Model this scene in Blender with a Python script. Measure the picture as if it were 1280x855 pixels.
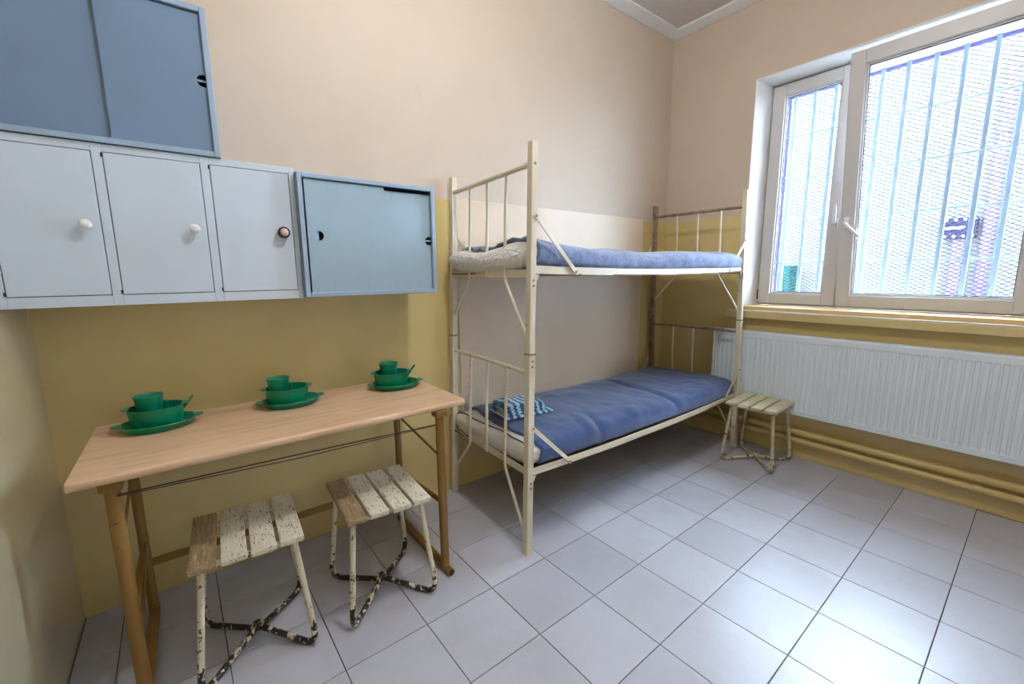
import bpy, bmesh, math, random
from mathutils import Vector, Matrix, noise

for o in list(bpy.data.objects):
    bpy.data.objects.remove(o, do_unlink=True)
SC = bpy.context.scene
COL = SC.collection
random.seed(7)

# ------------------------------------------------------------------ camera, sky, exposure
F_PX = 533.68
YAW, PITCH, ROLL = 0.6535, -0.1589, -0.0104
CAM = Vector((0.4293, -2.1798, 1.3017))
fw = Vector((math.sin(YAW) * math.cos(PITCH), math.cos(YAW) * math.cos(PITCH), math.sin(PITCH)))
rt0 = Vector((math.cos(YAW), -math.sin(YAW), 0))
up0 = rt0.cross(fw)
rt = rt0 * math.cos(ROLL) + up0 * math.sin(ROLL)
up = -rt0 * math.sin(ROLL) + up0 * math.cos(ROLL)
cd = bpy.data.cameras.new('camera')
cam = bpy.data.objects.new('camera', cd)
COL.objects.link(cam)
cd.sensor_fit = 'HORIZONTAL'
cd.sensor_width = 36.0
cd.lens = 36.0 * F_PX / 1280.0
cd.clip_start = 0.02
M3 = Matrix((rt, up, -fw)).transposed()
cam.matrix_world = Matrix.Translation(CAM) @ M3.to_4x4()
SC.camera = cam

world = bpy.data.worlds.new('overcast_sky')
SC.world = world
world.use_nodes = True
bg = world.node_tree.nodes['Background']
bg.inputs['Color'].default_value = (0.62, 0.79, 1.0, 1)
bg.inputs['Strength'].default_value = 54.0

SC.view_settings.view_transform = 'Standard'
SC.view_settings.look = 'None'
SC.view_settings.gamma = 1.0
SC.view_settings.use_curve_mapping = False
SC.view_settings.exposure = 0.36
LAMP_STRENGTH = 142.0
LAMP_COLOR = (0.98, 0.98, 0.98)

# ------------------------------------------------------------------ helpers
def lin(r, g, b):
    f = lambda c: (c / 255) / 12.92 if c / 255 <= 0.04045 else ((c / 255 + 0.055) / 1.055) ** 2.4
    return (f(r), f(g), f(b), 1.0)


def link(o, parent=None):
    COL.objects.link(o)
    if parent is not None:
        o.parent = parent
    return o


def tag(o, label=None, cat=None, group=None, kind=None):
    if label:
        o['label'] = label
    if cat:
        o['category'] = cat
    if group:
        o['group'] = group
    if kind:
        o['kind'] = kind
    return o


def thing(name, loc, label, cat, group=None, rz=0.0):
    o = bpy.data.objects.new(name, None)
    o.empty_display_size = 0.1
    o.location = loc
    o.rotation_euler = (0, 0, rz)
    link(o)
    return tag(o, label, cat, group)


def origin_of(p):
    v = Vector((0, 0, 0))
    while p is not None:
        v = v + p.location
        p = p.parent
    return v


def obj(name, bm, mat, parent=None, smooth=False, local=False):
    """link bm as one mesh object; geometry in world coordinates unless local"""
    if parent is not None and not local:
        bmesh.ops.translate(bm, verts=bm.verts, vec=-origin_of(parent))
    bmesh.ops.recalc_face_normals(bm, faces=bm.faces)
    me = bpy.data.meshes.new(name)
    if smooth:
        for f in bm.faces:
            f.smooth = True
    bm.to_mesh(me)
    bm.free()
    me.materials.append(mat)
    return link(bpy.data.objects.new(name, me), parent)


def auto_smooth(o, ang=40):
    me = o.data
    import numpy as np
    me.polygons.foreach_set('use_smooth', [True] * len(me.polygons))
    try:
        me.set_sharp_from_angle(angle=math.radians(ang))
    except Exception:
        pass
    return o


def B():
    return bmesh.new()


def box(bm, x0, x1, y0, y1, z0, z1, bev=0.0, seg=1):
    x0, x1 = min(x0, x1), max(x0, x1)
    y0, y1 = min(y0, y1), max(y0, y1)
    z0, z1 = min(z0, z1), max(z0, z1)
    r = bmesh.ops.create_cube(bm, size=1.0)
    vs = r['verts']
    for v in vs:
        v.co = Vector(((x0 + x1) / 2 + v.co.x * (x1 - x0), (y0 + y1) / 2 + v.co.y * (y1 - y0),
                       (z0 + z1) / 2 + v.co.z * (z1 - z0)))
    if bev > 0:
        es = list({e for v in vs for e in v.link_edges})
        bmesh.ops.bevel(bm, geom=es, offset=bev, segments=seg, affect='EDGES', profile=0.5)
    return bm


def bar(bm, a, b, w, t, side=None, bev=0.0):
    """rectangular bar from a to b; w along `side`, t along the third axis"""
    a, b = Vector(a), Vector(b)
    d = (b - a).normalized()
    s = Vector(side) if side else (Vector((0, 0, 1)) if abs(d.z) < 0.9 else Vector((1, 0, 0)))
    s = (s - d * s.dot(d)).normalized()
    n = d.cross(s)
    vs = []
    for p in (a, b):
        for i, j in ((-1, -1), (1, -1), (1, 1), (-1, 1)):
            vs.append(bm.verts.new(p + s * (i * w / 2) + n * (j * t / 2)))
    fs = [bm.faces.new([vs[k] for k in q]) for q in
          ((3, 2, 1, 0), (4, 5, 6, 7), (0, 1, 5, 4), (1, 2, 6, 5), (2, 3, 7, 6), (3, 0, 4, 7))]
    if bev > 0:
        es = list({e for f in fs for e in f.edges})
        bmesh.ops.bevel(bm, geom=es, offset=bev, segments=1, affect='EDGES')
    return bm


def rounded(pts, rad, n=5):
    """polyline with rounded corners"""
    pts = [Vector(p) for p in pts]
    out = [pts[0]]
    for i in range(1, len(pts) - 1):
        p0, p, p1 = pts[i - 1], pts[i], pts[i + 1]
        a = (p0 - p)
        b = (p1 - p)
        r = min(rad, a.length * 0.49, b.length * 0.49)
        s = p + a.normalized() * r
        e = p + b.normalized() * r
        for k in range(n + 1):
            t = k / n
            out.append(s * (1 - t) ** 2 + p * 2 * t * (1 - t) + e * t * t)
    out.append(pts[-1])
    return out


def tube(bm, pts, r, seg=10, cap=True):
    pts = [Vector(p) for p in pts]
    n = len(pts)
    tang = []
    for i in range(n):
        t = (pts[min(i + 1, n - 1)] - pts[max(i - 1, 0)])
        tang.append(t.normalized())
    ref = Vector((0, 0, 1)) if abs(tang[0].z) < 0.9 else Vector((1, 0, 0))
    nrm = (ref - tang[0] * ref.dot(tang[0])).normalized()
    rings = []
    for i in range(n):
        nrm = (nrm - tang[i] * nrm.dot(tang[i])).normalized()
        bi = tang[i].cross(nrm)
        rr = r[i] if isinstance(r, (list, tuple)) else r
        rings.append([bm.verts.new(pts[i] + (nrm * math.cos(2 * math.pi * k / seg) + bi * math.sin(2 * math.pi * k / seg)) * rr)
                      for k in range(seg)])
    for i in range(n - 1):
        for k in range(seg):
            bm.faces.new((rings[i][k], rings[i][(k + 1) % seg], rings[i + 1][(k + 1) % seg], rings[i + 1][k]))
    if cap:
        bm.faces.new(rings[0][::-1])
        bm.faces.new(rings[-1])
    return bm


def lathe(bm, prof, seg=32, sx=1.0, sy=1.0, c=(0, 0, 0), rz=0.0):
    """profile [(r,z)...] turned about z; radius 0 closes"""
    c = Vector(c)
    cr, sr = math.cos(rz), math.sin(rz)
    rings = []
    for r, z in prof:
        if r < 1e-6:
            rings.append([bm.verts.new(c + Vector((0, 0, z)))])
        else:
            ring = []
            for k in range(seg):
                a = 2 * math.pi * k / seg
                x, y = r * math.cos(a) * sx, r * math.sin(a) * sy
                ring.append(bm.verts.new(c + Vector((x * cr - y * sr, x * sr + y * cr, z))))
            rings.append(ring)
    for A, Bq in zip(rings, rings[1:]):
        for k in range(seg):
            k2 = (k + 1) % seg
            if len(A) == 1 and len(Bq) > 1:
                bm.faces.new((A[0], Bq[k], Bq[k2]))
            elif len(Bq) == 1 and len(A) > 1:
                bm.faces.new((A[k], A[k2], Bq[0]))
            elif len(A) > 1:
                bm.faces.new((A[k], A[k2], Bq[k2], Bq[k]))
    return bm


# ------------------------------------------------------------------ materials
def mat_new(name):
    m = bpy.data.materials.new(name)
    m.use_nodes = True
    nt = m.node_tree
    return m, nt, nt.nodes['Principled BSDF']


def nd(nt, typ, **kw):
    n = nt.nodes.new(typ)
    for k, v in kw.items():
        setattr(n, k, v)
    return n


def coord(nt, kind='Object', scale=(1, 1, 1)):
    tc = nd(nt, 'ShaderNodeTexCoord')
    mp = nd(nt, 'ShaderNodeMapping')
    mp.inputs['Scale'].default_value = scale
    nt.links.new(tc.outputs[kind], mp.inputs['Vector'])
    return mp.outputs['Vector']


def noise_tex(nt, vec, scale, detail=4, rough=0.55, dist=0.0):
    n = nd(nt, 'ShaderNodeTexNoise')
    n.inputs['Scale'].default_value = scale
    n.inputs['Detail'].default_value = detail
    n.inputs['Roughness'].default_value = rough
    n.inputs['Distortion'].default_value = dist
    nt.links.new(vec, n.inputs['Vector'])
    return n.outputs['Fac']


def ramp(nt, fac, stops, interp='LINEAR'):
    r = nd(nt, 'ShaderNodeValToRGB')
    r.color_ramp.interpolation = interp
    els = r.color_ramp.elements
    while len(els) < len(stops):
        els.new(0.5)
    for e, (p, c) in zip(els, stops):
        e.position = p
        e.color = c if len(c) == 4 else (*c, 1)
    nt.links.new(fac, r.inputs['Fac'])
    return r.outputs['Color']


def mixc(nt, fac, a, b, blend='MIX'):
    m = nd(nt, 'ShaderNodeMix', data_type='RGBA', blend_type=blend)
    for sock, v in ((m.inputs[0], fac), (m.inputs[6], a), (m.inputs[7], b)):
        if hasattr(v, 'is_output'):
            nt.links.new(v, sock)
        else:
            sock.default_value = v
    return m.outputs[2]


def bump(nt, bsdf, height, strength=0.2, dist=0.01):
    b = nd(nt, 'ShaderNodeBump')
    b.inputs['Strength'].default_value = strength
    b.inputs['Distance'].default_value = dist
    nt.links.new(height, b.inputs['Height'])
    nt.links.new(b.outputs['Normal'], bsdf.inputs['Normal'])


def gray(v):
    return (v, v, v, 1)


def plain(name, col, rough=0.5, metal=0.0, var=0.08, vscale=6.0, bstr=0.0, bscale=40.0, coat=0.0, spec=None):
    m, nt, p = mat_new(name)
    v = coord(nt)
    n = noise_tex(nt, v, vscale)
    lo = tuple(c * (1 - var) for c in col[:3]) + (1,)
    hi = tuple(min(1, c * (1 + var)) for c in col[:3]) + (1,)
    nt.links.new(ramp(nt, n, [(0.3, lo), (0.7, hi)]), p.inputs['Base Color'])
    p.inputs['Roughness'].default_value = rough
    p.inputs['Metallic'].default_value = metal
    if coat:
        p.inputs['Coat Weight'].default_value = coat
        p.inputs['Coat Roughness'].default_value = 0.15
    if spec is not None:
        p.inputs['Specular IOR Level'].default_value = spec
    if bstr:
        bump(nt, p, noise_tex(nt, v, bscale, 3), bstr, 0.004)
    return m


def chipped(name, paint, under, rough=0.4, scale=28.0, amount=0.36, low_wear=None, edge=0.03, spec=0.5):
    """painted metal / wood with flakes of paint missing; low_wear=(z0,z1): more wear near the floor"""
    m, nt, p = mat_new(name)
    v = coord(nt)
    n = noise_tex(nt, v, scale, 5, 0.6, 0.4)
    thr = n
    if low_wear:
        sep = nd(nt, 'ShaderNodeSeparateXYZ')
        nt.links.new(v, sep.inputs[0])
        mr = nd(nt, 'ShaderNodeMapRange')
        mr.inputs['From Min'].default_value = low_wear[0]
        mr.inputs['From Max'].default_value = low_wear[1]
        mr.inputs['To Min'].default_value = low_wear[2]
        mr.inputs['To Max'].default_value = 0.0
        nt.links.new(sep.outputs['Z'], mr.inputs['Value'])
        sb = nd(nt, 'ShaderNodeMath', operation='SUBTRACT')
        nt.links.new(n, sb.inputs[0])
        nt.links.new(mr.outputs['Result'], sb.inputs[1])
        thr = sb.outputs[0]
    mask = ramp(nt, thr, [(amount - edge, gray(0)), (amount + edge, gray(1))])
    tint = ramp(nt, noise_tex(nt, v, 7, 3), [(0.3, tuple(c * 0.86 for c in paint[:3])), (0.7, paint)])
    und = ramp(nt, noise_tex(nt, v, 60, 3), [(0.35, tuple(c * 0.5 for c in under[:3])), (0.7, under)])
    nt.links.new(mixc(nt, mask, und, tint), p.inputs['Base Color'])
    p.inputs['Roughness'].default_value = rough
    p.inputs['Specular IOR Level'].default_value = spec
    bump(nt, p, mask, 0.25, 0.002)
    return m


def wall_mat(name='wall_two_tone_paint', low=((212, 186, 118), (222, 199, 134))):
    m, nt, p = mat_new(name)
    geo = nd(nt, 'ShaderNodeNewGeometry')
    sep = nd(nt, 'ShaderNodeSeparateXYZ')
    nt.links.new(geo.outputs['Position'], sep.inputs[0])
    tc = geo.outputs['Position']
    n1 = noise_tex(nt, tc, 9, 3)
    add = nd(nt, 'ShaderNodeMath', operation='MULTIPLY_ADD')
    nt.links.new(n1, add.inputs[0])
    add.inputs[1].default_value = 0.012
    nt.links.new(sep.outputs['Z'], add.inputs[2])
    mr = nd(nt, 'ShaderNodeMapRange')
    mr.inputs['From Min'].default_value = PAINT_Z
    mr.inputs['From Max'].default_value = PAINT_Z + 0.006
    nt.links.new(add.outputs[0], mr.inputs['Value'])
    fac = mr.outputs['Result']
    nlow = noise_tex(nt, tc, 2.2, 4)
    lower = ramp(nt, nlow, [(0.3, lin(*low[0])), (0.7, lin(*low[1]))])
    upper = ramp(nt, noise_tex(nt, tc, 1.6, 4), [(0.3, lin(202, 184, 162)), (0.7, lin(208, 191, 171))])
    stain = ramp(nt, noise_tex(nt, tc, 5.5, 6, 0.7), [(0.62, gray(1.0)), (0.8, (0.86, 0.84, 0.8, 1))])
    col = mixc(nt, fac, lower, upper)
    col = mixc(nt, 1.0, col, stain, 'MULTIPLY')
    nt.links.new(col, p.inputs['Base Color'])
    rr = nd(nt, 'ShaderNodeMapRange')
    rr.inputs['To Min'].default_value = 0.24
    rr.inputs['To Max'].default_value = 0.55
    nt.links.new(fac, rr.inputs['Value'])
    nt.links.new(rr.outputs['Result'], p.inputs['Roughness'])
    cw = nd(nt, 'ShaderNodeMath', operation='SUBTRACT')
    cw.inputs[0].default_value = 1.0
    nt.links.new(fac, cw.inputs[1])
    nt.links.new(cw.outputs[0], p.inputs['Coat Weight'])
    p.inputs['Coat Roughness'].default_value = 0.2
    bump(nt, p, noise_tex(nt, tc, 14, 5, 0.6), 0.06, 0.01)
    return m


PAINT_Z = 1.715
M = {}
M['wall'] = wall_mat()
M['wall_pale'] = wall_mat('wall_two_tone_paint_pale', ((206, 194, 158), (216, 205, 172)))
M['plaster'] = plain('white_plaster', lin(232, 230, 228), 0.6, var=0.03, bstr=0.1)
M['ceiling'] = plain('ceiling_plaster', lin(222, 214, 214), 0.7, var=0.03, bstr=0.1)
M['cornice'] = plain('cornice_white', lin(232, 232, 230), 0.6, var=0.02)
M['tile'] = None


def tile_mat():
    m, nt, p = mat_new('floor_tile_glaze')
    oi = nd(nt, 'ShaderNodeObjectInfo')
    geo = nd(nt, 'ShaderNodeNewGeometry')
    base = ramp(nt, oi.outputs['Random'], [(0.0, lin(186, 187, 195)), (1.0, lin(199, 200, 208))])
    sp = ramp(nt, noise_tex(nt, geo.outputs['Position'], 160, 2), [(0.3, gray(0.93)), (0.7, gray(1.0))])
    dirt = ramp(nt, noise_tex(nt, geo.outputs['Position'], 3.0, 6, 0.65), [(0.45, gray(1.0)), (0.8, (0.86, 0.84, 0.82, 1))])
    c = mixc(nt, 1.0, base, sp, 'MULTIPLY')
    c = mixc(nt, 1.0, c, dirt, 'MULTIPLY')
    nt.links.new(c, p.inputs['Base Color'])
    p.inputs['Roughness'].default_value = 0.34
    p.inputs['Specular IOR Level'].default_value = 0.8
    bump(nt, p, noise_tex(nt, geo.outputs['Position'], 30, 3), 0.05, 0.004)
    return m


M['tile'] = tile_mat()
M['grout'] = plain('grout_dark', lin(92, 88, 88), 0.9, var=0.2, vscale=12)
M['white_enamel'] = plain('cabinet_white_enamel', lin(210, 224, 238), 0.38, var=0.03, bstr=0.03, bscale=8)
M['gap'] = plain('dark_gap', lin(38, 42, 48), 0.8)
M['blue_enamel'] = plain('cabinet_blue_grey_enamel', lin(162, 188, 203), 0.42, var=0.05, vscale=3, bstr=0.06, bscale=5)
M['blue_frame'] = plain('cabinet_frame_blue_grey', lin(158, 182, 204), 0.42, var=0.05, bstr=0.05, bscale=9)
M['blue_dark_enamel'] = plain('cabinet_slate_blue_enamel', lin(116, 142, 170), 0.42, var=0.05, vscale=3, bstr=0.06, bscale=5)
M['knob_white'] = plain('knob_white_plastic', lin(240, 242, 244), 0.25, var=0.01)
M['knob_dark'] = plain('knob_dark_plastic', lin(52, 44, 44), 0.35)
M['knob_pink'] = plain('knob_worn_pink', lin(220, 190, 182), 0.45, var=0.12, vscale=60)
M['bed_paint'] = chipped('bed_cream_paint', lin(233, 223, 196), lin(112, 88, 60), 0.38, 34, 0.31)
M['bed_paint_strap'] = chipped('strap_cream_paint', lin(232, 220, 192), lin(96, 74, 54), 0.4, 40, 0.34)
M['bed_paint_shaded'] = chipped('bed_brown_shaded_paint', lin(164, 142, 114), lin(120, 94, 74), 0.45, 20, 0.46, edge=0.16)  # browner copy of the cream paint; shade of the far end put into the colour
M['bolt'] = plain('bolt_steel', lin(170, 150, 118), 0.4, 0.4)
M['stool_leg'] = chipped('stool_leg_chipped_paint', lin(226, 216, 186), lin(44, 36, 36), 0.35, 46, 0.385, (0.0, 0.14, 0.22))
M['stool_leg_cream'] = chipped('stool_leg_cream_paint', lin(206, 194, 160), lin(66, 52, 40), 0.4, 46, 0.37, (0.0, 0.12, 0.10))
M['slat_paint'] = None
M['table_steel'] = chipped('table_leg_ochre_paint', lin(142, 106, 46), lin(70, 50, 28), 0.42, 26, 0.30)
M['rod'] = plain('dark_rod', lin(66, 56, 44), 0.5, 0.3)
M['green_plastic'] = plain('green_plastic', lin(0, 128, 92), 0.32, var=0.05, vscale=20, spec=0.5)
M['radiator'] = plain('radiator_white_enamel', lin(228, 240, 246), 0.35, var=0.02)
M['pipe_paint'] = plain('pipe_yellow_paint', lin(206, 180, 116), 0.35, var=0.07, vscale=8)
M['sill_paint'] = plain('sill_cream_paint', lin(214, 194, 138), 0.4, var=0.06, vscale=5)
M['sill_wood'] = plain('sill_bare_board', lin(222, 190, 134), 0.5, var=0.1, vscale=5)
M['pvc'] = plain('window_white_pvc', lin(210, 208, 206), 0.35, var=0.02)
M['gasket'] = plain('gasket_black', lin(30, 30, 34), 0.7)
M['grille_paint'] = plain('grille_pale_blue_paint', lin(138, 162, 182), 0.5, var=0.05, vscale=20)
M['mesh_steel'] = plain('expanded_metal', lin(66, 60, 66), 0.5, var=0.1)
M['violet_band'] = plain('grille_violet_shade', lin(104, 100, 170), 0.5, var=0.05)  # shadow on the grille's top and side edge put into a violet colour
M['purple_pipe'] = plain('drainpipe_violet', lin(58, 50, 88), 0.9, var=0.1, spec=0.0)
M['meter_box'] = plain('dark_box_grey', lin(18, 18, 34), 0.9, var=0.1, spec=0.0)
M['teal'] = plain('teal_panel', lin(0, 38, 36), 0.9, spec=0.0)
M['facade'] = plain('facade_dark_grey_render', lin(61, 61, 62), 0.9, var=0.05, vscale=0.8, bstr=0.1, spec=0.0)  # dark grey that overexposes to white behind the mesh
M['ground'] = plain('courtyard_concrete', lin(190, 190, 186), 0.9, var=0.1, vscale=2)
M['mattress'] = None
M['piping'] = plain('mattress_piping', lin(60, 52, 50), 0.8)
M['panel'] = plain('cream_laminate_panel', lin(224, 202, 174), 0.38, var=0.03, vscale=2, bstr=0.03, bscale=6)
M['spring'] = plain('bed_base_mesh', lin(120, 96, 70), 0.6, 0.2, var=0.2, vscale=30)
M['blue_cap'] = plain('cap_blue_plastic', lin(90, 170, 220), 0.4)


def wood_top():
    m, nt, p = mat_new('table_laminate_beech')
    v = coord(nt, 'Object', (2.0, 26, 26))
    n = noise_tex(nt, v, 1.6, 6, 0.62, 1.2)
    c = ramp(nt, n, [(0.25, lin(190, 152, 118)), (0.5, lin(217, 182, 146)), (0.75, lin(226, 194, 162))])
    v2 = coord(nt, 'Object', (1.0, 9, 9))
    s = ramp(nt, noise_tex(nt, v2, 2.2, 4, 0.6), [(0.28, (0.72, 0.66, 0.62, 1)), (0.42, gray(1.0))])
    nt.links.new(mixc(nt, 0.8, c, s, 'MULTIPLY'), p.inputs['Base Color'])
    p.inputs['Roughness'].default_value = 0.36
    return m


def slat_mat(name, paint, wood, amount, scale=24):
    m, nt, p = mat_new(name)
    oi = nd(nt, 'ShaderNodeObjectInfo')
    v0 = coord(nt, 'Object', (7, 1.3, 7))
    ad = nd(nt, 'ShaderNodeVectorMath', operation='ADD')
    nt.links.new(v0, ad.inputs[0])
    nt.links.new(oi.outputs['Random'], ad.inputs[1])
    n = noise_tex(nt, ad.outputs[0], scale, 6, 0.65, 0.8)
    mask = ramp(nt, n, [(amount - 0.03, gray(0)), (amount + 0.03, gray(1))])
    vw = coord(nt, 'Object', (60, 3, 60))
    grain = ramp(nt, noise_tex(nt, vw, 2.0, 5, 0.6, 0.6), [(0.3, tuple(c * 0.45 for c in wood[:3])), (0.7, wood)])
    pt = ramp(nt, noise_tex(nt, v0, 6, 3), [(0.3, tuple(c * 0.85 for c in paint[:3])), (0.7, paint)])
    nt.links.new(mixc(nt, mask, grain, pt), p.inputs['Base Color'])
    p.inputs['Roughness'].default_value = 0.55
    bump(nt, p, mask, 0.3, 0.002)
    return m


def fabric(name, cols, scale=90, rough=0.95, sheen=0.4, tint_scale=5.0, bstr=0.35, lo=0.72):
    m, nt, p = mat_new(name)
    v = coord(nt)
    n = noise_tex(nt, v, tint_scale, 5, 0.6)
    c = ramp(nt, n, [(0.3, cols[0]), (0.7, cols[1])])
    f = noise_tex(nt, v, scale, 5, 0.75)
    sp = ramp(nt, f, [(0.3, gray(lo)), (0.7, gray(1.12 if lo < 0.9 else 1.0))])
    nt.links.new(mixc(nt, 1.0, c, sp, 'MULTIPLY'), p.inputs['Base Color'])
    p.inputs['Roughness'].default_value = rough
    p.inputs['Sheen Weight'].default_value = sheen
    p.inputs['Sheen Roughness'].default_value = 0.5
    p.inputs['Specular IOR Level'].default_value = 0.15
    bump(nt, p, f, bstr, 0.004)
    return m


M['table_top'] = wood_top()
M['slat_paint'] = slat_mat('stool_slat_worn_cream', lin(226, 220, 196), lin(128, 98, 78), 0.40)
M['slat_bare'] = slat_mat('stool_slat_bare_wood', lin(206, 186, 142), lin(176, 150, 112), 0.60)
M['slat_cream'] = slat_mat('stool_slat_cream', lin(216, 206, 172), lin(110, 88, 64), 0.30)
M['blanket'] = fabric('blanket_blue_wool', (lin(56, 76, 116), lin(70, 94, 140)), 110, tint_scale=4)
M['blanket_fuzzy'] = fabric('blanket_blue_fuzzy_wool', (lin(82, 104, 150), lin(146, 168, 210)), 70, tint_scale=13, sheen=0.6, bstr=0.8, lo=0.55)
M['mattress'] = fabric('mattress_white_ticking', (lin(238, 237, 233), lin(246, 245, 242)), 60, 0.85, 0.1, 8, 0.15, 0.93)
M['blanket_under'] = fabric('blanket_grey_underside', (lin(92, 90, 98), lin(118, 116, 124)), 90, tint_scale=6)


def crumpled(m):
    nt = m.node_tree
    p = nt.nodes['Principled BSDF']
    v = coord(nt)
    n1 = noise_tex(nt, v, 16, 3, 0.5, 2.5)
    bp = nd(nt, 'ShaderNodeBump')
    bp.inputs['Strength'].default_value = 1.0
    bp.inputs['Distance'].default_value = 0.018
    nt.links.new(n1, bp.inputs['Height'])
    nt.links.new(bp.outputs['Normal'], p.inputs['Normal'])
    return m


M['mattress_crumpled'] = crumpled(fabric('mattress_crumpled_white', (lin(238, 237, 233), lin(246, 245, 242)), 60, 0.85, 0.1, 8, 0.15, 0.93))


def towel_mat():
    m, nt, p = mat_new('towel_blue_zebra_terry')
    v = coord(nt, 'Object', (1, 1, 1))
    w = nd(nt, 'ShaderNodeTexWave', wave_type='BANDS', bands_direction='X')
    w.inputs['Scale'].default_value = 7.5
    w.inputs['Distortion'].default_value = 5.0
    w.inputs['Detail'].default_value = 3.0
    w.inputs['Detail Scale'].default_value = 1.6
    nt.links.new(v, w.inputs['Vector'])
    c = ramp(nt, w.outputs['Fac'], [(0.30, lin(10, 92, 140)), (0.42, lin(40, 150, 200)), (0.55, lin(150, 205, 232)), (0.9, lin(196, 228, 240))])
    f = noise_tex(nt, v, 260, 3, 0.7)
    nt.links.new(mixc(nt, 1.0, c, ramp(nt, f, [(0.3, gray(0.8)), (0.7, gray(1.08))]), 'MULTIPLY'), p.inputs['Base Color'])
    p.inputs['Roughness'].default_value = 0.95
    p.inputs['Sheen Weight'].default_value = 0.3
    bump(nt, p, f, 0.5, 0.003)
    return m


M['towel'] = towel_mat()


def glass_mat():
    """window glass: clear, with a faint haze in place of veiling glare"""
    m = bpy.data.materials.new('hazed_window_glass')
    m.use_nodes = True
    nt = m.node_tree
    nt.nodes.clear()
    out = nd(nt, 'ShaderNodeOutputMaterial')
    tr = nd(nt, 'ShaderNodeBsdfTransparent')
    tl = nd(nt, 'ShaderNodeBsdfTranslucent')
    tl.inputs['Color'].default_value = (0.93, 0.96, 1.0, 1)
    gl = nd(nt, 'ShaderNodeBsdfGlossy')
    gl.inputs['Roughness'].default_value = 0.02
    fr = nd(nt, 'ShaderNodeFresnel')
    gm = nd(nt, 'ShaderNodeNewGeometry')
    mr = nd(nt, 'ShaderNodeMapRange')
    mr.inputs['To Min'].default_value = 1.45
    mr.inputs['To Max'].default_value = 1 / 1.45
    nt.links.new(gm.outputs['Backfacing'], mr.inputs['Value'])
    nt.links.new(mr.outputs['Result'], fr.inputs['IOR'])
    m1 = nd(nt, 'ShaderNodeMixShader')
    m1.inputs[0].default_value = 0.0008  # slight translucency added as a veil of glare that pales the bars
    m2 = nd(nt, 'ShaderNodeMixShader')
    nt.links.new(tr.outputs[0], m1.inputs[1])
    nt.links.new(tl.outputs[0], m1.inputs[2])
    nt.links.new(fr.outputs[0], m2.inputs[0])
    nt.links.new(m1.outputs[0], m2.inputs[1])
    nt.links.new(gl.outputs[0], m2.inputs[2])
    nt.links.new(m2.outputs[0], out.inputs['Surface'])
    return m


M['glass'] = glass_mat()


def emit_mat(name, col, s):
    m = bpy.data.materials.new(name)
    m.use_nodes = True
    nt = m.node_tree
    nt.nodes.clear()
    out = nd(nt, 'ShaderNodeOutputMaterial')
    e = nd(nt, 'ShaderNodeEmission')
    e.inputs['Color'].default_value = (*col, 1)
    e.inputs['Strength'].default_value = s
    nt.links.new(e.outputs[0], out.inputs['Surface'])
    return m


# ------------------------------------------------------------------ room shell
L, H, YF = 3.767, 3.16, -2.95          # window wall x, ceiling z, wall behind the viewer
WY0, WY1, WZ0, WZ1 = -2.13, -0.662, 1.03, 2.622   # window opening on the inner wall face
WX = 3.97                               # room-side face of the window frame
WT = 0.46                               # wall thickness at window


def structure(name, bm, mat, parent=None):
    o = obj(name, bm, mat, parent)
    if parent is None:
        o['kind'] = 'structure'
    return o


b = B(); box(b, -0.2, L + WT, YF - 0.2, 0.2, -0.14, -0.0035)
floor = structure('floor', b, M['grout'])
b = B(); box(b, -0.2, L + WT, YF - 0.2, 0.2, H, H + 0.15)
ceiling = structure('ceiling', b, M['ceiling'])
b = B(); box(b, -0.2, L + WT, 0.0, 0.2, -0.003, H)
wall_back = structure('wall_back', b, M['wall'])
b = B(); box(b, -0.2, 0.0, YF, 0.0, -0.003, H)
wall_left = structure('wall_left', b, M['wall_pale'])
b = B(); box(b, -0.2, L + WT, YF - 0.2, YF, -0.003, H)
wall_front = structure('wall_front', b, M['plaster'])  # unseen wall, set close and made white to bounce frontal fill


def wall_right_mesh():
    b = B()
    # outer rectangle with opening, slightly splayed reveals (left/right/top) toward the frame
    yi0, yi1, zi0, zi1 = WY0 + 0.03, WY1 - 0.04, WZ0 + 0.012, WZ1 - 0.012

    def ring(x, r):
        y0, y1, z0, z1 = r
        return [b.verts.new((x, y0, z0)), b.verts.new((x, y1, z0)), b.verts.new((x, y1, z1)), b.verts.new((x, y0, z1))]
    o1 = ring(L, (YF, 0, -0.003, H))
    i1 = ring(L, (WY0, WY1, WZ0, WZ1))
    i2 = ring(L + WT, (WY0, WY1, WZ0, WZ1))
    o2 = ring(L + WT, (YF, 0, -0.003, H))
    for A, C in ((o1, i1), (i1, i2), (i2, o2), (o2, o1)):
        for k in range(4):
            b.faces.new((A[k], A[(k + 1) % 4], C[(k + 1) % 4], C[k]))
    return b


wall_right = structure('wall_right', wall_right_mesh(), M['wall'])
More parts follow.
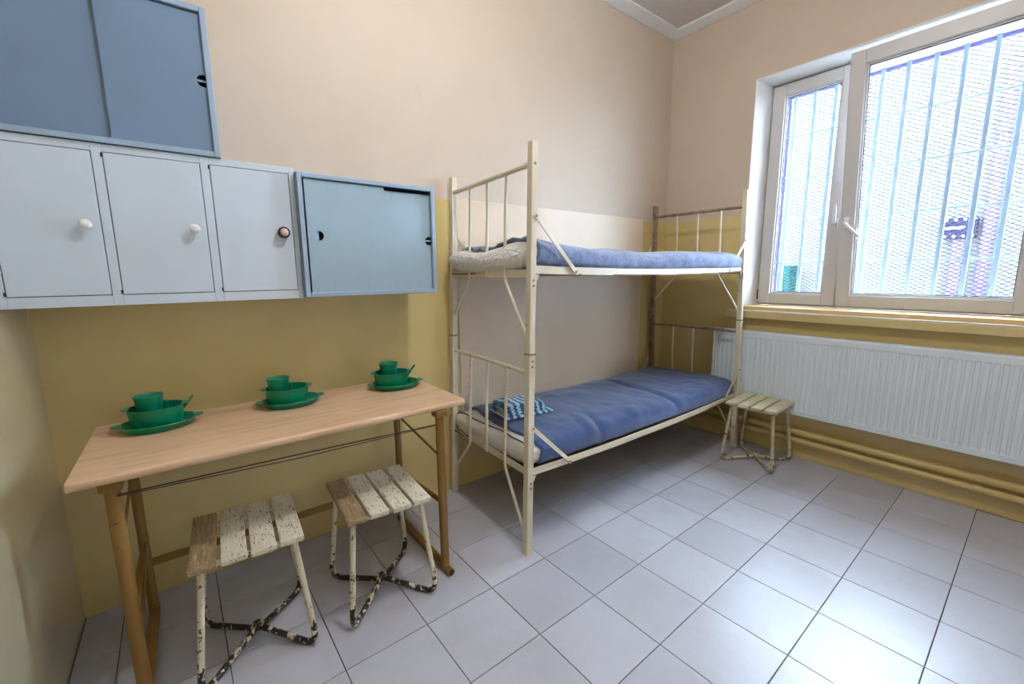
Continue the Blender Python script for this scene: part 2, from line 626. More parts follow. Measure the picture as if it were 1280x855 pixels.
# white plaster lining of the window recess (left, right, top), a wedge so that the reveals splay
for nm, pts in (('reveal_lining', [(L - 0.001, WY1), (L + WT, WY1), (L + WT, WY1 - 0.055), (WX, WY1 - 0.042), (L - 0.001, WY1 - 0.006)]),
                ('reveal_lining', [(L - 0.001, WY0), (L + WT, WY0), (L + WT, WY0 + 0.055), (WX, WY0 + 0.042), (L - 0.001, WY0 + 0.006)])):
    b = B()
    lo = [b.verts.new((x, y, WZ0)) for x, y in pts]
    hi = [b.verts.new((x, y, WZ1)) for x, y in pts]
    n = len(pts)
    b.faces.new(lo[::-1]); b.faces.new(hi)
    for k in range(n):
        b.faces.new((lo[k], lo[(k + 1) % n], hi[(k + 1) % n], hi[k]))
    obj(nm, b, M['plaster'], wall_right)
b = B()
pts = [(L - 0.001, WZ1), (L + WT, WZ1), (L + WT, WZ1 - 0.03), (WX, WZ1 - 0.02), (L - 0.001, WZ1 - 0.006)]
lo = [b.verts.new((x, WY0, z)) for x, z in pts]; hi = [b.verts.new((x, WY1, z)) for x, z in pts]
b.faces.new(lo[::-1]); b.faces.new(hi)
for k in range(5):
    b.faces.new((lo[k], lo[(k + 1) % 5], hi[(k + 1) % 5], hi[k]))
obj('reveal_lining', b, M['plaster'], wall_right)

# cornice between wall and ceiling: plain sloping band
CH, CP = 0.040, 0.085


def cornice(name, a, d):
    """prism along a->d; inward normal to the left of travel"""
    b = B()
    a, d = Vector(a), Vector(d)
    t = (d - a).normalized()
    n = Vector((-t.y, t.x, 0))
    sec = [(0, H - CH), (CP * 0.18, H - CH), (CP, H - 0.012), (CP, H), (0, H)]
    A = [b.verts.new(Vector((a.x, a.y, 0)) + n * s + Vector((0, 0, z))) for s, z in sec]
    D = [b.verts.new(Vector((d.x, d.y, 0)) + n * s + Vector((0, 0, z))) for s, z in sec]
    # mitre
    for V, sg in ((A, 1), (D, -1)):
        for v, (s, z) in zip(V, sec):
            v.co += t * (s * sg)
    m = len(sec)
    b.faces.new(A); b.faces.new(D[::-1])
    for k in range(m):
        b.faces.new((A[k], A[(k + 1) % m], D[(k + 1) % m], D[k]))
    return structure(name, b, M['cornice'])


cornice('trim_1', (L, 0, 0), (0, 0, 0))
cornice('trim_2', (L, YF, 0), (L, 0, 0))
cornice('trim_3', (0, 0, 0), (0, YF, 0))
cornice('trim_4', (0, YF, 0), (L, YF, 0))

# floor tiles, each one its own piece, cut where they meet the walls
TO, TA, TS = Vector((1.6312, -0.8414)), 0.0163, 0.30
ca, sa = math.cos(TA), math.sin(TA)


def tile_to_world(u, v):
    return Vector((TO.x + u * ca - v * sa, TO.y + u * sa + v * ca))


def clip(poly):
    for ax, val, sgn in ((0, 0.004, 1), (0, L - 0.008, -1), (1, -0.004, -1), (1, YF + 0.004, 1)):
        out = []
        for i in range(len(poly)):
            p, q = poly[i], poly[(i + 1) % len(poly)]
            pi, qi = (p[ax] - val) * sgn >= 0, (q[ax] - val) * sgn >= 0
            if pi:
                out.append(p)
            if pi != qi:
                t = (val - p[ax]) / (q[ax] - p[ax])
                out.append(p + (q - p) * t)
        poly = out
        if len(poly) < 3:
            return []
    return poly


def tile_mesh(poly, bevel=0.0012):
    b = B()
    c = sum(poly, Vector((0, 0))) / len(poly)
    top, mid, bot = [], [], []
    for p in poly:
        d = (c - p).normalized()
        q = p + d * bevel
        top.append(b.verts.new((q.x, q.y, 0)))
        mid.append(b.verts.new((p.x, p.y, -bevel)))
        bot.append(b.verts.new((p.x, p.y, -0.008)))
    n = len(poly)
    b.faces.new(top)
    for A, C in ((top, mid), (mid, bot)):
        for k in range(n):
            b.faces.new((A[k], C[k], C[(k + 1) % n], A[(k + 1) % n]))
    bmesh.ops.recalc_face_normals(b, faces=b.faces)
    me = bpy.data.meshes.new('tile')
    b.to_mesh(me); b.free()
    me.materials.append(M['tile'])
    return me


g = 0.0016
full = [Vector((g, g)), Vector((TS - g, g)), Vector((TS - g, TS - g)), Vector((g, TS - g))]
full_w = [Vector((p.x * ca - p.y * sa, p.x * sa + p.y * ca)) for p in full]
full_me = tile_mesh(full_w)
for i in range(-8, 9):
    for j in range(-10, 5):
        o2 = tile_to_world(i * TS, j * TS)
        poly = [o2 + p for p in full_w]
        cp = clip(poly)
        if not cp:
            continue
        xs = [p.x for p in cp]; ys = [p.y for p in cp]
        if max(xs) - min(xs) < 0.008 or max(ys) - min(ys) < 0.008:
            continue
        if len(cp) == 4 and all((a - c).length < 1e-6 for a, c in zip(cp, poly)):
            t = link(bpy.data.objects.new('tile', full_me), floor)
            t.location = (o2.x, o2.y, 0)
        else:
            t = link(bpy.data.objects.new('tile', tile_mesh([p - o2 for p in cp])), floor)
            t.location = (o2.x, o2.y, 0)

# ------------------------------------------------------------------ window
window = bpy.data.objects.new('window_1', None)
window.location = (WX, -1.4, 1.04)
link(window)
window['kind'] = 'structure'
FY0, FY1, FZ0, FZ1 = WY0 + 0.036, WY1 - 0.038, 1.048, 2.607
MUL = -1.19         # mullion


def rect_frame(b, x0, x1, y0, y1, z0, z1, w, bev=0.003, wb=None):
    wb = wb or w
    box(b, x0, x1, y0, y0 + w, z0, z1, bev)
    box(b, x0, x1, y1 - w, y1, z0, z1, bev)
    box(b, x0, x1, y0 + w, y1 - w, z0, z0 + wb, bev)
    box(b, x0, x1, y0 + w, y1 - w, z1 - w, z1, bev)


b = B()
rect_frame(b, WX + 0.012, WX + 0.08, FY0, FY1, FZ0, FZ1, 0.05)
box(b, WX + 0.012, WX + 0.08, MUL - 0.03, MUL + 0.03, FZ0 + 0.05, FZ1 - 0.05, 0.003)
obj('frame', b, M['pvc'], window)


def sash(y0, y1, z0, z1, tilt, handle_y, handle_rot, st=0.078):
    """a sash hinged along its bottom edge; tilt (rad) swings its top into the room"""
    hinge = bpy.data.objects.new('sash', None)
    # the sash itself is a mesh object whose origin lies on the hinge line
    b = B()
    w, h = y1 - y0, z1 - z0
    rect_frame(b, -0.03, 0.035, 0, w, 0, h, st, 0.004)
    bmesh.ops.recalc_face_normals(b, faces=b.faces)
    me = bpy.data.meshes.new('sash')
    b.to_mesh(me); b.free()
    me.materials.append(M['pvc'])
    bpy.data.objects.remove(hinge)
    s = bpy.data.objects.new('sash', me)
    s.location = Vector((WX + 0.0, y0, z0)) - window.location
    s.rotation_euler = (0, -tilt, 0)
    link(s, window)
    b = B(); box(b, -0.001, 0.001, st - 0.004, w - st + 0.004, st - 0.004, h - st + 0.004)
    box(b, 0.018, 0.020, st - 0.004, w - st + 0.004, st - 0.004, h - st + 0.004)
    obj('pane', b, M['glass'], s, local=True)
    b = B()
    rect_frame(b, -0.012, -0.002, st - 0.001, w - st + 0.001, st - 0.001, h - st + 0.001, 0.010, 0.002)
    obj('glazing_bead', b, M['pvc'], s, local=True)
    b = B()
    rect_frame(b, -0.0005, 0.006, st + 0.009, w - st - 0.009, st + 0.009, h - st - 0.009, 0.004, 0.0)
    obj('gasket', b, M['gasket'], s, local=True)
    # handle
    hy, hz = handle_y - y0, 0.66 * 1.0 - 0.11
    b = B()
    box(b, -0.042, -0.029, hy - 0.014, hy + 0.014, hz - 0.035, hz + 0.035, 0.004, 2)
    tube(b, [(-0.04, hy, hz), (-0.075, hy, hz)], 0.009, 10)
    d = Vector((0, math.sin(handle_rot), math.cos(handle_rot)))
    e = Vector((-0.075, hy, hz))
    tube(b, rounded([e, e + d * 0.05, e + d * 0.12 + Vector((-0.006, 0, 0))], 0.02), [0.0095] * 7 + [0.007], 10)
    auto_smooth(obj('handle', b, M['knob_white'], s, local=True))
    return s


sash(MUL - 0.012, FY1 - 0.012, FZ0 + 0.012, FZ1 - 0.012, 0.0, MUL + 0.022, 0.0)
sash(FY0 + 0.012, MUL - 0.018, FZ0 + 0.012, FZ1 - 0.012, 0.125, MUL - 0.055, -2.4)
for z in (FZ0 + 0.04, 1.86):
    b = B(); tube(b, [(WX - 0.012, FY1 - 0.004, z), (WX - 0.012, FY1 - 0.004, z + 0.075)], 0.007, 10)
    obj('hinge', b, M['gasket'] if z < 1.5 else M['bolt'], window)

# sill board and the bare strip behind it
b = B(); box(b, 3.702, L - 0.0005, -2.62, -0.575, 0.962, 1.012, 0.004, 2)
sill = structure('trim_5', b, M['sill_paint'])
b = B(); box(b, L - 0.03, WX + 0.015, WY0 + 0.008, WY1 - 0.008, 1.0125, 1.046, 0.003)
obj('sill_board', b, M['sill_wood'], sill)
b = B(); box(b, 3.706, L - 0.032, -2.61, -0.60, 1.0125, 1.020, 0.002)
obj('sill_top', b, M['plaster'], sill)

# ------------------------------------------------------------------ outside: grille, courtyard
GX = 4.20
gr = thing('security_grille', (GX, -1.4, 1.0), 'pale blue steel bar grille with expanded metal mesh outside the window', 'window grille')
ys = [-1.266 - 0.1255 * k for k in range(-6, 10)]
zs = [1.05 + 0.3115 * k for k in range(0, 6)]
for y in ys:
    b = B(); box(b, GX - 0.006, GX + 0.006, y - 0.0115, y + 0.0115, 0.93, 2.76, 0.002)
    obj('bar', b, M['grille_paint'], gr)
for z in zs:
    b = B(); tube(b, [(GX + 0.009, ys[-1] - 0.03, z), (GX + 0.009, ys[0] + 0.03, z)], 0.0055, 8)
    obj('crossbar', b, M['grille_paint'], gr, smooth=True)
b = B()
rect_frame(b, GX - 0.012, GX + 0.03, ys[-1] - 0.07, ys[0] + 0.07, 0.90, 2.80, 0.035)
obj('frame', b, M['grille_paint'], gr)


b = B(); box(b, GX + 0.012, GX + 0.022, ys[-1] - 0.035, ys[0] + 0.035, 2.572, 2.632)
box(b, GX + 0.012, GX + 0.022, -0.735, -0.712, 0.94, 2.572)
o = obj('edge_band', b, M['violet_band'], gr)
o['label'] = 'edge band in a violet shadow tone'


def expanded_mesh():
    b = B()
    y0, y1, z0, z1 = ys[-1] - 0.04, ys[0] + 0.04, 0.93, 2.63
    dw, dh, x = 0.044, 0.0245, GX + 0.024
    ny, nz = int((y1 - y0) / dw), int((z1 - z0) / dh)
    t = 0.0021
    for j in range(nz + 1):
        # zigzag strand along y: each strand touches the next at its crests
        for s in (1, -1):
            prev = None
            for i in range(2 * ny + 1):
                y = y0 + i * dw / 2
                z = z0 + j * dh + (0 if i % 2 == 0 else s * dh / 2)
                vs = [b.verts.new((x - t, y, z - t)), b.verts.new((x + t, y, z - t)), b.verts.new((x, y, z + t * 1.2))]
                if prev:
                    for k in range(3):
                        b.faces.new((prev[k], prev[(k + 1) % 3], vs[(k + 1) % 3], vs[k]))
                prev = vs
    return b


mo = obj('mesh_panel', expanded_mesh(), M['mesh_steel'], gr)
mo['kind'] = 'stuff'
mo['label'] = 'fine diamond expanded metal mesh'

# courtyard wall across, ground
FX = 10.0
b = B(); box(b, FX, FX + 6.0, -2.3, 14.0, -0.6, 4.7)  # cut short out of view so open sky lights the back wall
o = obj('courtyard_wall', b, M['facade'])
tag(o, 'dark grey rendered wall across the courtyard outside the window', 'building')
b = B(); box(b, L + WT + 0.002, FX + 30.0, -40.0, 30.0, -0.7, -0.6)
o = obj('ground', b, M['ground']); o['kind'] = 'structure'
PY = -1.33
t = thing('drainpipe', (FX - 0.1, PY, -0.6), 'violet tinted drainpipe on the wall across the courtyard', 'drainpipe')
b = B(); tube(b, [(FX - 0.1, PY, -0.6), (FX - 0.1, PY, 4.2)], 0.062, 18)
obj('pipe', b, M['purple_pipe'], t, smooth=True)
for z in (0.2, 1.7, 3.2):
    b = B(); tube(b, [(FX - 0.1, PY, z), (FX - 0.1, PY, z + 0.08)], 0.070, 18)
    box(b, FX - 0.1, FX - 0.002, PY - 0.03, PY + 0.03, z + 0.02, z + 0.06)
    obj('clamp', b, M['purple_pipe'], t)
t = thing('wall_box', (FX - 0.1, -1.04, 1.75), 'dark wall box with a white stripe seen through the grille', 'box')
b = B(); box(b, FX - 0.18, FX - 0.002, -1.215, -0.86, 1.765, 2.06, 0.01)
obj('housing', b, M['meter_box'], t)
b = B(); box(b, FX - 0.19, FX - 0.179, -1.09, -0.89, 1.90, 1.93)
obj('stripe', b, M['knob_white'], t)
for y in (-0.89, -0.99, -1.09, -1.185):
    for z in (1.79, 2.035):
        b = B(); tube(b, [(FX - 0.179, y, z), (FX - 0.19, y, z)], 0.017, 8)
        obj('screw', b, M['knob_white'], t)
b = B(); box(b, FX - 0.12, FX - 0.002, -1.11, -0.97, -0.6, 1.76, 0.01)
o = obj('cable_duct', b, M['purple_pipe'])
tag(o, 'grey violet cable duct running down below the dark wall box', 'duct')
t = thing('utility_cabinet', (FX - 0.2, 1.28, -0.6), 'teal green utility cabinet low behind the left window sash', 'cabinet')
b = B(); box(b, FX - 0.4, FX - 0.002, 1.115, 1.443, 0.4, 1.39, 0.01)
obj('housing', b, M['teal'], t)
b = B(); box(b, FX - 0.41, FX - 0.399, 1.14, 1.42, 0.45, 1.36, 0.004)
obj('door', b, M['teal'], t)
b = B(); box(b, FX - 0.38, FX - 0.02, 1.13, 1.43, -0.6, 0.4, 0.004)
obj('plinth', b, M['ground'], t)

# ------------------------------------------------------------------ ceiling lamp (lights the room)
lamp = thing('ceiling_lamp', (1.48, -1.42, H), 'opal glass globe lamp on the ceiling', 'ceiling lamp')
b = B(); lathe(b, [(0, 0), (0.075, 0), (0.075, -0.03), (0.05, -0.05), (0, -0.05)], 28, c=lamp.location)
obj('base', b, M['knob_white'], lamp, smooth=True)
b = B(); lathe(b, [(0, -0.045), (0.05, -0.05), (0.085, -0.085), (0.095, -0.125), (0.08, -0.17), (0.04, -0.20), (0, -0.206)], 28, c=lamp.location)
obj('globe', b, emit_mat('lamp_opal_glass', LAMP_COLOR, LAMP_STRENGTH), lamp, smooth=True)

# ------------------------------------------------------------------ radiator and pipes
RX, RY0, RY1, RZ0, RZ1 = 3.668, -2.34, -0.525, 0.325, 0.872
rad = thing('panel_radiator', (3.70, -1.43, RZ0), 'long white ribbed panel radiator under the window', 'radiator')


def radiator_front():
    b = B()
    pitch = 0.0333
    n = int(round((RY1 - RY0 - 0.05) / pitch))
    prof = [(0.0, 0.0), (0.16, 0.0), (0.28, 1.0), (0.80, 1.0), (0.92, 0.0)]
    yy = [(RY0, 0.0)]
    s = RY0 + 0.025
    for k in range(n):
        for u, d in prof:
            yy.append((s + (k + u) * pitch, d))
    yy.append((RY1, 0.0))
    zz = [(RZ0, 0), (RZ0 + 0.032, 0), (RZ0 + 0.042, 1), (RZ1 - 0.052, 1), (RZ1 - 0.042, 0), (RZ1 - 0.012, 0)]
    grid = [[b.verts.new((RX + 0.0055 * d * w, y, z)) for z, w in zz] for y, d in yy]
    for i in range(len(yy) - 1):
        for j in range(len(zz) - 1):
            b.faces.new((grid[i][j], grid[i + 1][j], grid[i + 1][j + 1], grid[i][j + 1]))
    # returns at the top, bottom and sides
    def strip(line, dx, dz=0):
        nw = [b.verts.new(v.co + Vector((dx, 0, dz))) for v in line]
        for i in range(len(line) - 1):
            b.faces.new((line[i], line[i + 1], nw[i + 1], nw[i]))
    strip([c[-1] for c in grid], 0.010, 0.010)
    strip([c[0] for c in grid], 0.012, -0.004)
    strip(grid[0], 0.012)
    strip(grid[-1], 0.012)
    return b


obj('front_panel', radiator_front(), M['radiator'], rad)
b = B(); box(b, RX + 0.045, RX + 0.057, RY0 + 0.01, RY1 - 0.01, RZ0 + 0.005, RZ1 - 0.015, 0.003)
obj('rear_panel', b, M['radiator'], rad)
b = B()
box(b, RX + 0.009, RX + 0.016, RY0 + 0.004, RY1 - 0.004, RZ1 - 0.004, RZ1)
box(b, RX + 0.052, RX + 0.060, RY0 + 0.004, RY1 - 0.004, RZ1 - 0.004, RZ1)
y = RY0 + 0.004
while y < RY1 - 0.006:
    box(b, RX + 0.016, RX + 0.052, y, y + 0.006, RZ1 - 0.004, RZ1)
    y += 0.0125
o = obj('top_grille', b, M['radiator'], rad)
o['kind'] = 'stuff'
for y0, y1 in ((RY0 - 0.001, RY0 + 0.002), (RY1 - 0.002, RY1 + 0.001)):
    b = B(); box(b, RX + 0.004, RX + 0.06, y0, y1, RZ0 + 0.01, RZ1, 0.0008)
    obj('side_cover', b, M['radiator'], rad)
for y in (RY0 + 0.25, RY1 - 0.25):
    b = B(); box(b, RX + 0.057, L - 0.002, y - 0.015, y + 0.015, RZ0 + 0.08, RZ1 - 0.06)
    obj('wall_bracket', b, M['radiator'], rad)

for z, r, lab in ((0.192, 0.0205, 'upper of two yellow painted heating pipes along the window wall'),
                  (0.132, 0.0185, 'lower of two yellow painted heating pipes along the window wall')):
    t = thing('heating_pipe', (3.715, -1.65, z), lab, 'pipe', 'heating pipes under the radiator')
    b = B(); tube(b, [(3.715, -0.002, z), (3.715, -0.9, z + 0.003), (3.715, -1.8, z - 0.002), (3.715, YF + 0.002, z)], r, 16, cap=True)
    obj('pipe', b, M['pipe_paint'], t, smooth=True)
    for y in (-0.75, -2.0):
        b = B(); tube(b, [(3.715, y - 0.012, z), (3.715, y + 0.012, z)], r + 0.003, 16)
        box(b, 3.715, L, y - 0.008, y + 0.008, z - 0.006, z + 0.006)
        obj('pipe_clip', b, M['pipe_paint'], t)

# ------------------------------------------------------------------ wall cabinets
def panel_hole(b, x0, x1, z0, z1, y, t, cx, cz, r, seg=24):
    """sheet facing -y with a round hole"""
    for yy in (y, y + t):
        ring, outer = [], []
        for k in range(seg):
            a = 2 * math.pi * (k + 0.5) / seg
            ring.append(b.verts.new((cx + r * math.cos(a), yy, cz + r * math.sin(a))))
            c, s = math.cos(a), math.sin(a)
            tx = (x1 - cx) / c if c > 0 else (x0 - cx) / c if c < 0 else 1e9
            tz = (z1 - cz) / s if s > 0 else (z0 - cz) / s if s < 0 else 1e9
            tt = min(tx, tz)
            outer.append((Vector((cx + c * tt, yy, cz + s * tt)), 'x' if tx < tz else 'z'))
        ov = [b.verts.new(p) for p, _ in outer]
        for k in range(seg):
            k2 = (k + 1) % seg
            if outer[k][1] != outer[k2][1]:
                p, q = outer[k][0], outer[k2][0]
                cxr = x1 if max(p.x, q.x) > x1 - 1e-6 else x0
                czr = z1 if max(p.z, q.z) > z1 - 1e-6 else z0
                cv = b.verts.new((cxr, yy, czr))
                b.faces.new((ring[k], ov[k], cv, ov[k2], ring[k2]))
            else:
                b.faces.new((ring[k], ov[k], ov[k2], ring[k2]))
        if yy == y:
            r1 = ring
        else:
            for k in range(seg):
                b.faces.new((r1[k], r1[(k + 1) % seg], ring[(k + 1) % seg], ring[k]))
    # outer rim
    box_pts = [(x0, z0), (x1, z0), (x1, z1), (x0, z1)]
    A = [b.verts.new((x, y, z)) for x, z in box_pts]
    C = [b.verts.new((x, y + t, z)) for x, z in box_pts]
    for k in range(4):
        b.faces.new((A[k], A[(k + 1) % 4], C[(k + 1) % 4], C[k]))


def sliding_cabinet(x0, x1, z0, z1, depth, split, holes, front_left, label, mats, group):
    mf, md = mats
    c = thing('sliding_door_cabinet', ((x0 + x1) / 2, -depth / 2, z0), label, 'cabinet', group)
    yF = -depth
    b = B()
    box(b, x0, x1, -0.004, -0.0005, z0, z1)
    box(b, x0, x0 + 0.0025, yF + 0.004, -0.004, z0, z1)
    box(b, x1 - 0.0025, x1, yF + 0.004, -0.004, z0, z1)
    box(b, x0 + 0.0025, x1 - 0.0025, yF + 0.004, -0.004, z0, z0 + 0.0025)
    box(b, x0 + 0.0025, x1 - 0.0025, yF + 0.004, -0.004, z1 - 0.0025, z1)
    obj('body', b, mf, c)
    b = B()
    w = 0.018
    box(b, x0, x0 + w, yF, yF + 0.016, z0, z1, 0.0025, 2)
    box(b, x1 - w, x1, yF, yF + 0.016, z0, z1, 0.0025, 2)
    box(b, x0 + w, x1 - w, yF, yF + 0.016, z0, z0 + w, 0.0025, 2)
    box(b, x0 + w, x1 - w, yF, yF + 0.016, z1 - w, z1, 0.0025, 2)
    obj('face_frame', b, mf, c)
    zb, zt = z0 + w - 0.006, z1 - w - 0.004
    for i, (a, d) in enumerate(((x0 + w + (0.008 if i_left(front_left) else 0.002), split + (0.012 if front_left else 0.02)),
                                (split - (0.02 if front_left else 0.012), x1 - w + 0.004))):
        infront = (i == 0) == front_left
        y = yF + (0.010 if infront else 0.020)
        tz = zt if infront else zt - 0.010
        b = B()
        hx, hz, hr = holes[i]
        panel_hole(b, a, d, zb, tz, y, 0.002, hx, hz, hr)
        dr = obj('door', b, md, c)
        # recessed finger pull behind the hole: a tilted plate
        b = B()
        if i == 0:
            bar(b, (hx - hr * 0.95, y + 0.003, hz), (hx + hr * 0.1, y + 0.007, hz), hr * 2.1, 0.0015, (0, 0, 1))
        else:
            bar(b, (hx - hr * 1.2, y + 0.006, hz + 0.001), (hx + hr * 1.0, y + 0.006, hz + 0.001), 0.007, 0.002, (0, 0, 1))
        obj('finger_pull', b, mf, dr)
        # pressed stiffening marks
        for fx in (0.28, 0.72):
            for zz, hh in ((zb + 0.012, 0.034), (tz - 0.034, 0.026)):
                b = B()
                xx = a + (d - a) * fx
                box(b, xx - 0.0012, xx + 0.0012, y - 0.0012, y + 0.0005, zz, zz + hh)
                obj('guide_tab', b, md, dr)
    return c


def i_left(v):
    return v


sliding_cabinet(0.818, 1.398, 1.217, 1.694, 0.337, 1.150, [(0.884, 1.458, 0.0195), (1.372, 1.456, 0.0195)], True,
                'grey blue sliding door wall cabinet beside the white cabinet, nearest the bunk bed', (M['blue_frame'], M['blue_enamel']), 'sliding door wall cabinets')
sliding_cabinet(0.006, 0.587, 1.7125, 2.186, 0.310, 0.318, [(0.07, 1.95, 0.0195), (0.562, 1.957, 0.0195)], False,
                'slate blue sliding door cabinet standing on top of the white cabinet', (M['blue_frame'], M['blue_dark_enamel']), 'sliding door wall cabinets')

cx0, cx1, cz0, cz1, cy = 0.004, 0.8165, 1.213, 1.711, -0.300
wc = thing('three_door_cabinet', (0.41, -0.15, cz0), 'white enamelled three door wall cabinet with round knobs above the table', 'cabinet')
b = B()
box(b, cx0, cx1, -0.012, -0.0005, cz0, cz1)
for x in (cx0, cx1 - 0.012):
    box(b, x, x + 0.012, cy + 0.002, -0.012, cz0, cz1)
box(b, cx0 + 0.012, cx1 - 0.012, cy + 0.002, -0.012, cz0, cz0 + 0.012)
box(b, cx0 + 0.012, cx1 - 0.012, cy + 0.002, -0.012, cz1 - 0.012, cz1)
obj('body', b, M['white_enamel'], wc)
doors = [(0.022, 0.2515), (0.2755, 0.5235), (0.5485, 0.7985)]
dz0, dz1 = 1.246, 1.688
b = B()
xs = [cx0] + [v for d in doors for v in d] + [cx1]
for k in range(0, 8, 2):
    box(b, xs[k], xs[k + 1], cy, cy + 0.018, cz0, cz1, 0.0012)
for d in doors:
    box(b, d[0], d[1], cy, cy + 0.018, cz0, dz0, 0.0012)
    box(b, d[0], d[1], cy, cy + 0.018, dz1, cz1, 0.0012)
obj('face_frame', b, M['white_enamel'], wc)
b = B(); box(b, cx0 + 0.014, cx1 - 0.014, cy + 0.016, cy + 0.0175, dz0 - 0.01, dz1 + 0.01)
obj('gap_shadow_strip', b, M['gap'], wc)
kn = [(0.216, 1.464), (0.486, 1.464), (0.762, 1.466)]
for i, d in enumerate(doors):
    b = B(); box(b, d[0] + 0.0022, d[1] - 0.0022, cy - 0.0015, cy + 0.0155, dz0 + 0.0022, dz1 - 0.0022, 0.0018, 2)
    dr = obj('door', b, M['white_enamel'], wc)
    kx, kz = kn[i]
    b = B()
    pr = [(0, 0), (0.006, 0), (0.006, 0.012), (0.013, 0.016), (0.016, 0.022), (0.0145, 0.028), (0.008, 0.032), (0, 0.033)]
    lathe(b, pr, 20)
    bmesh.ops.rotate(b, verts=b.verts, cent=(0, 0, 0), matrix=Matrix.Rotation(math.pi / 2, 3, 'X'))
    bmesh.ops.translate(b, verts=b.verts, vec=(kx, cy - 0.001, kz))
    k = obj('knob', b, M['knob_white'] if i < 2 else M['knob_pink'], dr, smooth=True)
    if i == 2:
        b = B()
        lathe(b, [(0.0145, 0.0), (0.021, 0.002), (0.021, 0.016), (0.018, 0.021), (0.0145, 0.018), (0.0145, 0.0)], 20)
        bmesh.ops.rotate(b, verts=b.verts, cent=(0, 0, 0), matrix=Matrix.Rotation(math.pi / 2, 3, 'X'))
        bmesh.ops.translate(b, verts=b.verts, vec=(kx, cy - 0.009, kz))
        r = obj('knob_ring', b, M['knob_dark'], dr, smooth=True)
        r['label'] = 'dark ring around the worn knob'
    # hinges on the left edge of each door
    for z in (dz0 + 0.004, dz1 - 0.016):
        b = B(); tube(b, [(d[0] - 0.001, cy - 0.001, z), (d[0] - 0.001, cy - 0.001, z + 0.012)], 0.0022, 6)
        obj('hinge_pin', b, M['gap'], dr)

# ------------------------------------------------------------------ table
TX0, TX1, TY0, TY1, TZ = 0.132, 1.345, -0.648, -0.10, 0.772
tb = thing('table', (0.74, -0.37, 0), 'beech laminate table with ochre painted tubular steel legs', 'table')
b = B()
# rounded front (postformed) edge
sec = []
th, rr = 0.028, 0.012
for k in range(7):
    a = math.pi / 2 + k / 6 * math.pi / 2
    sec.append((TY0 + rr + rr * math.cos(a), TZ - rr + rr * math.sin(a)))
for k in range(7):
    a = math.pi + k / 6 * math.pi / 2
    sec.append((TY0 + rr + rr * math.cos(a), TZ - th + rr + rr * math.sin(a)))
sec += [(TY1, TZ - th), (TY1, TZ)]
A = [b.verts.new((TX0, y, z)) for y, z in sec]
D = [b.verts.new((TX1, y, z)) for y, z in sec]
n = len(sec)
b.faces.new(A); b.faces.new(D[::-1])
for k in range(n):
    b.faces.new((A[k], A[(k + 1) % n], D[(k + 1) % n], D[k]))
o = auto_smooth(obj('tabletop', b, M['table_top'], tb), 35)
bv = o.modifiers.new('bevel', 'BEVEL'); bv.width = 0.002; bv.segments = 1; bv.limit_method = 'ANGLE'
ZU = TZ - th
for x, yf, yb in ((0.214, -0.600, -0.145), (1.232, -0.625, -0.155)):
    for y, r in ((yf, 0.0185), (yb, 0.0165)):
        b = B(); tube(b, [(x, y, 0.028), (x, y, ZU - 0.002)], r, 14)
        lg = obj('leg', b, M['table_steel'], tb, smooth=False)
        auto_smooth(lg)
        b = B(); box(b, x - 0.026, x + 0.026, y - 0.024, y + 0.024, ZU - 0.03, ZU - 0.0005, 0.003)
        obj('bracket', b, M['table_steel'], lg)
    b = B(); tube(b, [(x, yf - 0.055, 0.0175), (x, yb + 0.03, 0.0175)], 0.0172, 14)
    sk = auto_smooth(obj('skid', b, M['table_steel'], tb))
    b = B(); tube(b, [(x, yf - 0.0556, 0.0175), (x, yf - 0.053, 0.0175)], 0.0125, 14)
    obj('open_end', b, M['gap'], sk)
    b = B(); tube(b, [(x, yf, 0.325), (x, yb, 0.285)], 0.0115, 10)
    auto_smooth(obj('side_rail', b, M['table_steel'], tb))
    b = B(); tube(b, [(x, yf, 0.53), (x, yb, 0.60)], 0.005, 8)
    auto_smooth(obj('brace_rod', b, M['table_steel'], tb))
b = B(); bar(b, (0.22, -0.145, 0.30), (0.218, -0.595, 0.20), 0.03, 0.006, (0, 0, 1))
obj('diagonal_brace', b, M['table_steel'], tb)
b = B(); bar(b, (0.225, -0.140, 0.215), (1.232, -0.145, 0.215), 0.03, 0.012, (0, 0, 1), 0.002)
obj('stretcher', b, M['table_steel'], tb)
for dz in (0.0, -0.014):
    b = B(); tube(b, [(0.224, -0.615, 0.699 + dz * 0.3), (0.7, -0.615, 0.690 + dz), (1.228, -0.63, 0.682 + dz * 0.2)], 0.0016 if dz else 0.0022, 6)
    obj('tie_rod', b, M['rod'], tb)

